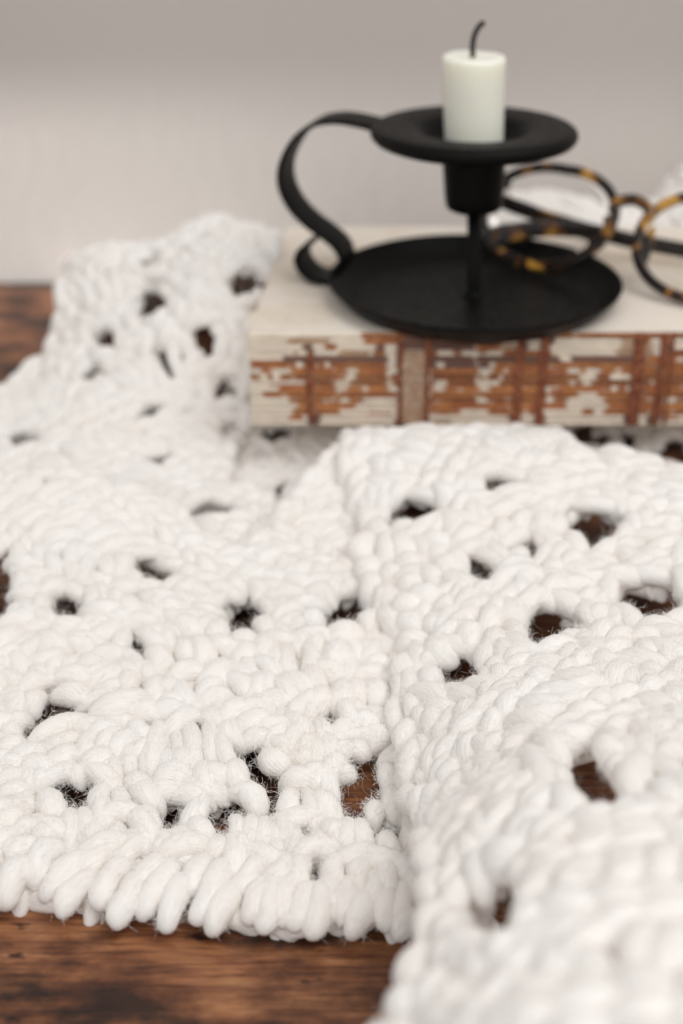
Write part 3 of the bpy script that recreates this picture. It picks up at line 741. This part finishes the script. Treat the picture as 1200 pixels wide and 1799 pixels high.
ROWS_L = [
 # small stitches of the row above the edging
 (62,1450,32,1470,40),(68,1455,90,1480,36),(118,1424,122,1486,33),(150,1422,152,1484,34),(185,1400,186,1462,37),(195,1380,172,1424,34),(80,1395,92,1440,43),(208,1450,200,1500,35),(220,1468,262,1498,35),
 (240,1425,265,1485,46),(288,1465,285,1505,35),(235,1385,278,1418,44),(205,1385,222,1430,29),(15,1430,55,1415,38),(0,1400,50,1390,40),(50,1395,22,1430,34),(-20,1460,10,1470,40),(8,1490,40,1490,36),
 (306,1400,368,1410,42),(280,1374,330,1370,52,.05),(262,1420,265,1474,40),(304,1464,345,1485,38),(292,1470,288,1505,31),(348,1442,362,1480,42),(386,1476,372,1505,36),(402,1472,432,1500,36),(415,1437,412,1478,31),(440,1437,438,1484,33),
 (412,1392,456,1420,44),(376,1376,398,1400,28),(466,1440,465,1490,33),(485,1450,488,1498,29),(498,1434,512,1490,35),
 (535,1390,552,1455,33),(562,1398,590,1440,46),(516,1395,506,1432,38),(510,1455,510,1500,29),(538,1476,536,1510,27),(560,1465,582,1505,36),(570,1447,592,1478,34),(610,1442,608,1498,35),(635,1447,645,1495,40),(658,1412,657,1448,30),
 (682,1380,696,1438,33),(716,1395,735,1435,31),(678,1470,695,1500,38),(714,1440,714,1490,33),(706,1510,712,1545,35),(738,1455,735,1500,36),
 # cluster fanning out of the square's centre, and its surround
 (56,1308,152,1264,40,.03),(170,1258,250,1228,50,.10),(75,1312,138,1294,36),(165,1300,205,1285,44),(85,1345,130,1322,48),(152,1360,180,1326,48,.05),(120,1358,140,1374,34),(80,1362,66,1383,38),
 (208,1330,205,1390,31),(232,1310,232,1360,33),(240,1268,265,1310,37),(265,1368,290,1297,35,.05),(236,1365,260,1390,40),(15,1272,46,1262,38),(62,1222,56,1250,38),(15,1238,45,1224,34),(0,1320,40,1312,40),(0,1350,45,1345,40),(45,1350,50,1390,33),
 (100,1222,155,1235,42),(100,1190,160,1205,44),(175,1210,220,1222,37),(140,1165,185,1178,38),(50,1180,85,1200,37),(210,1172,240,1200,36),(264,1168,270,1205,34),
 (275,1142,300,1180,45),(350,1130,365,1170,48),(318,1130,333,1165,38),(352,1205,385,1172,42),(352,1240,402,1225,42),(288,1205,316,1214,36),(280,1236,330,1242,43),(392,1165,392,1205,40),
 (286,1272,263,1365,36,.05),(310,1285,308,1345,27),(332,1272,345,1370,33,.05),(360,1275,372,1345,34),(355,1258,395,1280,36),(387,1292,410,1345,35,.04),(402,1270,424,1308,40),(358,1358,402,1366,47),(408,1342,426,1388,42),
 (430,1132,428,1175,40),(466,1128,460,1165,44),(448,1190,438,1235,40),(474,1185,470,1228,35),(428,1285,470,1262,46),(432,1306,470,1292,36),
 (507,1140,515,1195,33,.06),(498,1192,520,1245,37,.06),(508,1260,535,1308,38,.06),(486,1240,490,1275,26),(470,1326,505,1348,44),(515,1330,548,1340,37),(502,1372,548,1360,42),
 (520,1110,524,1150,30),(540,1135,545,1190,33,.05),(582,1150,612,1165,60),(640,1130,640,1160,36),(645,1172,680,1170,40),(562,1215,560,1250,42),(598,1205,600,1248,44),(632,1200,630,1240,37),(660,1205,672,1243,45),
 (512,1262,530,1308,40),(558,1270,558,1312,34,.05),(587,1310,615,1272,44),(635,1262,650,1290,46),(655,1308,680,1297,44),(614,1316,642,1320,36),(520,1330,545,1345,38),(575,1340,590,1358,44),(535,1362,565,1374,46),(596,1362,610,1354,34),
 (676,1345,682,1398,34),(700,1360,705,1400,36),
 (386,1100,390,1130,40),(410,1126,450,1132,42),(598,1040,640,1042,36),(540,1090,556,1100,44),(582,1120,630,1126,54),(645,1085,655,1115,46),(470,1090,478,1122,38),
]
EDGE = [
 (45,1520,15,1582,50),(100,1492,60,1545,50),(-10,1500,-40,1570,50),(150,1504,80,1570,45),(160,1540,112,1600,41),(185,1500,150,1540,43),(225,1520,172,1585,43),(242,1545,208,1618,43),(275,1510,240,1560,41),
 (300,1520,255,1604,44),(325,1545,297,1625,43),(358,1512,330,1565,39),(395,1520,345,1610,46),(405,1560,378,1630,45),(456,1515,420,1570,39),(470,1550,436,1612,41),(485,1545,462,1627,43),(500,1512,470,1555,39),
 (515,1545,497,1618,38),(545,1560,515,1624,39),(562,1560,550,1636,45),(530,1515,515,1560,39),(585,1535,580,1610,37),(615,1550,600,1616,37),(632,1575,620,1636,43),(600,1512,590,1560,39),(640,1520,625,1560,37),
 (660,1545,650,1610,36),(685,1520,675,1580,37),(690,1570,675,1625,36),(712,1560,698,1610,37),(714,1605,702,1640,37),(20,1500,60,1490,40),(735,1540,725,1590,40),
]
shL = Sheet(ctrlL, polyL, holesL)
panelL_y = Yarn()
cov0 = np.zeros(len(shL.Q), bool)
fill(shL, panelL_y, cov0, 0.30, 1.2, -0.34, angle_field(3, shL.holes), holemargin=1.0, edge=0.25, skip=.6)
panelL = panelL_y.build("crochet_panel", blanket)
covL = np.zeros(len(shL.Q), bool)
trace(shL, ROWS_L, panelL, covL)
edging_y = Yarn()
for (x1, y1), (x2, y2) in zip(*[[(-60 + 52 * k, 1466 + min(k, 10) * 2.6) for k in range(15)], [(-8 + 52 * k, 1468 + min(k, 10) * 2.6) for k in range(15)]]):
    a, b = shL.hit(x1, y1), shL.hit(x2, y2); a[2] -= .15; b[2] -= .15
    edging_y.add(lump(a, b, .22, np.array((0, 0, 1.)), .0, .0))
edging = edging_y.build("edging", blanket)
trace(shL, EDGE, edging, covL, grow=1.16, name="edge_stitch", lift=0.02, dip=0.08, blunt=3.3)
zone = np.array([shL.hit(*q)[:2] for q in [(-70, 1498), (20, 1490), (110, 1490), (300, 1503), (500, 1512), (730, 1512), (740, 1690), (-70, 1690)]])
covL |= shL.sdf(shL.Q, zone) < 0
fy = Yarn()
rows(shL, fy, covL, row_field(12, 0.15), .31, edge=.2, post=1.25)
fill(shL, fy, covL, 0.30, 1.15, 0.0, angle_field(11, shL.holes), record=True, edge=0.2, cov=0.80)
props(fy.build("stitching", panelL), kind='stuff')

# ---- the raised fold on the right, rising towards the viewer
polyR = [(600, 772), (640, 762), (980, 762), (1005, 788), (1100, 804), (1290, 862), (1300, 1900), (650, 1900), (690, 1799), (722, 1640), (742, 1500), (745, 1440), (708, 1390), (692, 1300), (692, 1110), (655, 1060), (637, 960), (617, 900), (600, 830)]
ctrlR = [(600, 775, 2.5), (640, 768, 2.75), (800, 766, 2.8), (980, 768, 2.75), (1100, 812, 2.7), (1200, 850, 2.7), (800, 900, 2.45), (1000, 930, 2.5), (620, 880, 1.95), (645, 1000, 1.5), (700, 1150, 1.28), (695, 1300, 1.2), (800, 1100, 2.0), (1000, 1100, 2.3), (1150, 1050, 2.5),
         (900, 1250, 3.3), (1100, 1250, 4.0), (745, 1440, 1.9), (765, 1600, 4.4), (735, 1799, 5.8), (800, 1650, 5.6), (900, 1400, 5.0), (1100, 1400, 5.9), (900, 1600, 6.6), (1100, 1600, 7.5), (1000, 1799, 8.4), (1200, 1799, 8.6), (1200, 1400, 6.1), (1250, 1200, 3.7)]
holesR = [(803, 1182, 46, 25, -15), (965, 1108, 46, 33, 0), (1138, 1062, 42, 38, 0), (1042, 928, 42, 31, 0), (875, 858, 28, 15, 0), (720, 904, 38, 22, 0), (848, 1006, 11, 24, -25), (930, 970, 9, 22, 10), (1043, 1368, 36, 64, -12), (866, 1597, 48, 37, -28),
          (1215, 1340, 22, 30, 0), (1085, 1690, 12, 10, 0)]
ROWS_R = [
 (705,1160,725,1200,46),(700,1195,708,1235,39),(695,1225,697,1285,35),(725,1230,720,1260,40),(750,1240,748,1285,37),(708,1280,712,1320,46),(712,1340,735,1322,43),(752,1290,755,1335,33),(775,1280,785,1315,40),(715,1366,740,1356,43),(745,1355,748,1385,33),
 (642,945,646,985,46),(644,990,652,1020,44),(650,1015,656,1055,42),(672,1040,668,1072,37),(680,940,685,990,40),(705,945,715,985,44),(700,1000,740,1000,45),(678,1000,690,1025,35),(705,1028,735,1035,40),(735,1045,770,1060,50),(697,1070,735,1076,50),
 (770,1000,790,1012,50),(770,1075,800,1072,40),(702,1105,740,1108,46),(750,1096,775,1106,37),(745,950,790,955,40),(750,978,790,978,36),(640,900,655,935,38),(690,905 + 28,730,935,34),
 (706,1130,745,1132,44),(760,1140,790,1155,44),(740,1165,770,1160,36),(775,1222,835,1216,38),(760,1240,800,1250,40),
 # left border of the nearest fold
 (785,1470,775,1540,72),(772,1545,764,1610,74),(766,1610,752,1680,78),(754,1680,742,1740,80),(742,1745,728,1810,84),(850,1500,842,1570,60),(835,1660,815,1730,66),(815,1730,812,1800,70),(900,1660,870,1720,80),
 # round the holes, long soft strands
 (985,1062,940,1054,34),(895,1095,908,1135,36),(1030,1115,1018,1150,36),(930,1166,985,1174,40),(1070,1005,1030,1000,38),(1100,998,1150,992,40),(1074,1070,1078,1110,34),(1110,1126,1160,1128,42),
 (975,905,980,950,36),(1010,872,1060,876,34),(1110,905,1112,950,38),(1020,985,1080,992,40),(930,1320,960,1400,60),(1130,1330,1120,1420,60),(1000,1262,1070,1262,56),(1010,1470,1080,1475,60),
]
shR = Sheet(ctrlR, polyR, holesR, ctrl_xyz=[(2, 46.6, 1.2), (6, 46.8, 1.2), (10, 46.8, 1.2), (14, 46.5, 1.2)])
# let the fold also drop away behind its crest, under the book
shR.poly = np.concatenate([[shR.poly[0] + (0, 1.0)], shR.poly[1:3] + (0, 1.3), shR.poly[3:6] + (0, 0.1), shR.poly[6:]])
X_, Y_ = np.meshgrid(shR.gx, shR.gy, indexing='ij'); shR.inn = -shR.sdf(shR.Q, shR.poly)
# near its left border the fold turns down towards the table
pR = Yarn(); cov0 = np.zeros(len(shR.Q), bool)
fill(shR, pR, cov0, 0.30, 1.2, -0.34, angle_field(5, shR.holes), holemargin=1.0, edge=0.25, skip=.55)
# the part of the fold tucked under: from the border down to the table
for (px, py) in [(745, 1450), (742, 1500), (735, 1560), (722, 1640), (706, 1720), (690, 1799), (675, 1870)]:
    e = shR.hit(px + 14, py)
    zt = e[2]; k = 0
    while zt > 0.8:
        zt -= 0.55; k += 1
        q = np.array((e[0] + 0.25 * k + 0.1, e[1] + random.uniform(-.2, .2), zt))
        pR.add(lump(q + (0, -.9, .1), q + (0, .9, -.1), .34, np.array((-1, 0, .2)), .1, .1))
panelR = pR.build("crochet_panel", blanket)
covR = np.zeros(len(shR.Q), bool)
trace(shR, ROWS_R, panelR, covR)
fy = Yarn()
rows(shR, fy, covR, row_field(21, 0.35, 1.3), .345, post=1.5)
fill(shR, fy, covR, 0.33, 1.6, 0.0, angle_field(23, shR.holes), record=True, edge=0.15, cov=0.80)
props(fy.build("stitching", panelR), kind='stuff')

# ---- the heap at the back left
polyB = [(-90, 700), (0, 682), (45, 662), (92, 600), (108, 520), (130, 455), (190, 432), (240, 436), (312, 446), (332, 400), (370, 382), (430, 400), (505, 416), (482, 470), (446, 560), (438, 700), (440, 752), (415, 790), (400, 850), (490, 880), (490, 930), (440, 1000), (300, 930), (100, 880), (-90, 870)]
ctrlB = [(-80, 700, .8), (45, 670, .9), (0, 800, .9), (200, 780, 1.3), (400, 920, .8), (300, 650, 2.6), (190, 437, 5.2), (130, 470, 4.2), (265, 535, 4.1), (240, 445, 5.2), (370, 388, 6.2), (335, 410, 5.8), (430, 410, 6.0), (430, 495, 5.4), (500, 425, 5.8), (300, 480, 5.0), (400, 700, 1.7), (440, 600, 3.4), (100, 580, 2.6), (150, 660, 2.0), (440, 760, 1.1), (480, 880, .8), (330, 560, 4.2), (200, 600, 3.0)]
holesB = [(265, 535, 20, 26, 10), (190, 597, 16, 16, 0), (365, 597, 19, 19, 0), (293, 643, 10, 28, -12), (397, 694, 14, 17, 0), (265, 729, 22, 11, -25), (157, 660, 9, 8, 0), (425, 494, 25, 15, 0), (260, 465, 13, 10, 0), (35, 776, 27, 11, 8), (280, 814, 22, 8, 0), (380, 903, 45, 14, 8), (408, 757, 20, 8, 10)]
pk = [at_z(190, 437, 5.2), at_z(240, 445, 5.2), at_z(370, 388, 6.2), at_z(430, 410, 6.0), at_z(130, 470, 4.2)]
shB = Sheet(ctrlB, polyB, holesB, ctrl_xyz=[tuple(q + (0, 3.0, -3.2)) for q in pk])
top = np.array([5, 6, 7, 8, 9, 10, 11]); pb = shB.poly.copy(); pb[top] += (0, 1.8)
shB.poly = pb; shB.inn = -shB.sdf(shB.Q, shB.poly)
pB = Yarn(); cov0 = np.zeros(len(shB.Q), bool)
fill(shB, pB, cov0, 0.31, 1.3, -0.36, angle_field(9, shB.holes), holemargin=1.0, edge=0.2)
panelB = pB.build("crochet_panel", blanket)
fy = Yarn(); covB = np.zeros(len(shB.Q), bool)
rows(shB, fy, covB, row_field(33, 0.9), .34, record=False, edge=.1, post=1.5)
fill(shB, fy, covB, 0.31, 1.6, 0.0, angle_field(31, shB.holes), edge=0.1, cov=0.82)
props(fy.build("stitching", panelB), kind='stuff')

# ---- the layer the book lies on, and what shows behind the book
shU = Sheet([], None, [(485, 768, 24, 9, 0), (1045, 775, 22, 12, 0), (1105, 772, 14, 10, 0), (1188, 795, 26, 22, 0)], ctrl_xyz=[(-6, 41, .4), (16, 41, .4), (-6, 48.5, .45), (16, 48.5, .45), (5, 49, .45), (-6, 53.5, 1.75), (16, 53.5, 1.75), (-6, 58, 1.75), (16, 58, 1.75), (5, 53.5, 1.75), (5, 43.5, .4)], poly_xy=[(-5, 44.6), (16, 44.6), (16, 58), (-4.5, 58)], step=.2)
pU = Yarn(); cov0 = np.zeros(len(shU.Q), bool)
fill(shU, pU, cov0, 0.26, 1.2, 0.0, angle_field(2, shU.holes), edge=.1, cov=.8, arch=.1, skip=.15)
pU.build("crochet_panel", blanket)
shW = Sheet([], None, [], ctrl_xyz=[(4, 59.6, 2), (10, 59.6, 2), (17, 59.6, 3), (7, 62.6, 5.6), (9.2, 62.6, 6.15), (11.3, 62.4, 5.3), (13.0, 62.4, 5.2), (14.3, 62.6, 5.9), (15.6, 62.6, 8.0), (17, 62.6, 8.6), (4, 62, 5), (8, 66, 2), (16, 66, 3), (12, 66, 2), (4, 66, 1.5)], poly_xy=[(7.2, 59.5), (18, 59.5), (18, 66), (7.2, 66)], step=.2)
pW = Yarn(); cov0 = np.zeros(len(shW.Q), bool)
fill(shW, pW, cov0, 0.32, 1.4, 0.0, angle_field(4, []), edge=.1, cov=.8)
pW.build("crochet_panel", blanket)

# ---- loose fibres
def fibres(count, rad):
    V = []; Fc = []
    keep = [q for q in ALL if 25 < depth_of((q[0] + q[1]) / 2) < 47]
    hs = [(sh, h.mean(0)) for sh in (shL, shR) for h in sh.holes]
    hm = np.array([np.r_[c, sh.z(c[None])[0]] for sh, c in hs])
    near = []
    for q in keep:
        m = (q[0] + q[1]) / 2; dd = np.linalg.norm(hm - m, axis=1); near.append(dd.min())
    near = np.array(near); wts = np.where(near < 1.6, 3.0, 1.0); wts /= wts.sum()
    pick = rng.choice(len(keep), count, p=wts)
    for k in pick:
        a, b, r, n = keep[k]
        t = random.random(); c = a + (b - a) * t
        ax = (b - a) / (np.linalg.norm(b - a) + 1e-6); sd = np.cross(n, ax)
        ph = random.uniform(-.6, math.pi + .6)
        out = math.cos(ph) * sd + math.sin(ph) * n
        p = c + out * r * 0.9
        d = out * random.uniform(.1, 1.0) + ax * random.uniform(-1, 1) + sd * random.uniform(-.6, .6)
        d /= np.linalg.norm(d)
        sp = np.cross(d, rng.standard_normal(3)); sp /= np.linalg.norm(sp)
        ln = random.uniform(.25, .95); m = 7; P = [p]
        curl = random.uniform(-.7, .7)
        for s in range(m):
            d = d + np.cross(sp, d) * curl + rng.standard_normal(3) * .22; d /= np.linalg.norm(d); P.append(P[-1] + d * ln / m)
        v, f = sweep(np.array(P), ngon(rad * random.uniform(.7, 1.2), 3), n + 0.01, caps=False)
        o_ = len(V); V.extend(v.tolist()); Fc.extend([tuple(x + o_ for x in q) for q in f])
    return V, Fc
V, Fc = fibres(5500, 0.0024)
props(mk("wool_fibre", V, Fc, M_FIBRE, blanket), kind='stuff')

def fuzz(count, k=4):
    """the short down that softens every strand: real hair curves rooted in the yarn"""
    roots, norms, axes = [], [], []
    dg = bpy.context.evaluated_depsgraph_get()
    for o in [q for q in blanket.children_recursive if q.type == 'MESH' and q.name.split('.')[0] in ('stitch', 'edge_stitch', 'stitching')]:
        me = o.data; n = len(me.vertices)
        v = np.empty(n * 3, np.float32); me.vertices.foreach_get("co", v); v = v.reshape(-1, 3)
        nn = np.empty(n * 3, np.float32); me.vertex_normals.foreach_get("vector", nn); nn = nn.reshape(-1, 3)
        ri = (np.arange(n) % NV) // NS; mid = (ri >= 2) & (ri <= NT - 3); ax = np.roll(v, -NS, 0) - v; ax /= np.linalg.norm(ax, axis=1)[:, None] + 1e-9
        roots.append(v[mid]); norms.append(nn[mid]); axes.append(ax[mid])
    v = np.concatenate(roots).astype(float); nn = np.concatenate(norms).astype(float); aa = np.concatenate(axes).astype(float)
    ok = nn[:, 2] > -0.45; v, nn, aa = v[ok], nn[ok], aa[ok]
    vw = v * 100 + origin(blanket); dz = vw[:, 1] * CT + (H - vw[:, 2]) * ST
    ok = (dz < 47) & (rng.random(len(v)) < np.where(dz < 28, .06, np.where(dz < 43, 1.0, .35))); v, nn, aa = v[ok], nn[ok], aa[ok]
    wts = 1.0 / 1
    pick = rng.integers(0, len(v), count)
    p = v[pick] + rng.normal(0, .0006, (count, 3)); n = nn[pick]
    d = n * rng.uniform(.05, .55, (count, 1)) + aa[pick] * rng.uniform(-1, 1, (count, 1)) + rng.normal(0, .33, (count, 3)); d /= np.linalg.norm(d, axis=1)[:, None]
    ln = rng.uniform(.0008, .0020, (count, 1)); ln[rng.random(count) < .02] *= 1.5
    c = np.cross(d, rng.normal(0, 1, (count, 3)))
    P = np.empty((count, k, 3))
    for i in range(k):
        t = i / (k - 1); P[:, i] = p - n * .0004 + d * ln * t + c * ln * (t * t * .55) - n * ln * (t * t * .18)
    hc = bpy.data.hair_curves.new("wool_fuzz"); hc.add_curves([k] * count)
    hc.attributes["position"].data.foreach_set("vector", P.reshape(-1).astype(np.float32))
    ra = hc.attributes.get("radius") or hc.attributes.new("radius", 'FLOAT', 'POINT')
    rr = np.tile(np.linspace(1, .45, k), count) * np.repeat(rng.uniform(.000022, .000050, count), k)
    ra.data.foreach_set("value", rr.astype(np.float32))
    hc.materials.append(M_FUZZ)
    o = bpy.data.objects.new("wool_fuzz", hc); col.objects.link(o); o.parent = blanket; o['kind'] = 'stuff'
fuzz(280000)

for o in bpy.data.objects:
    if 'origin_cm' in o: del o['origin_cm']
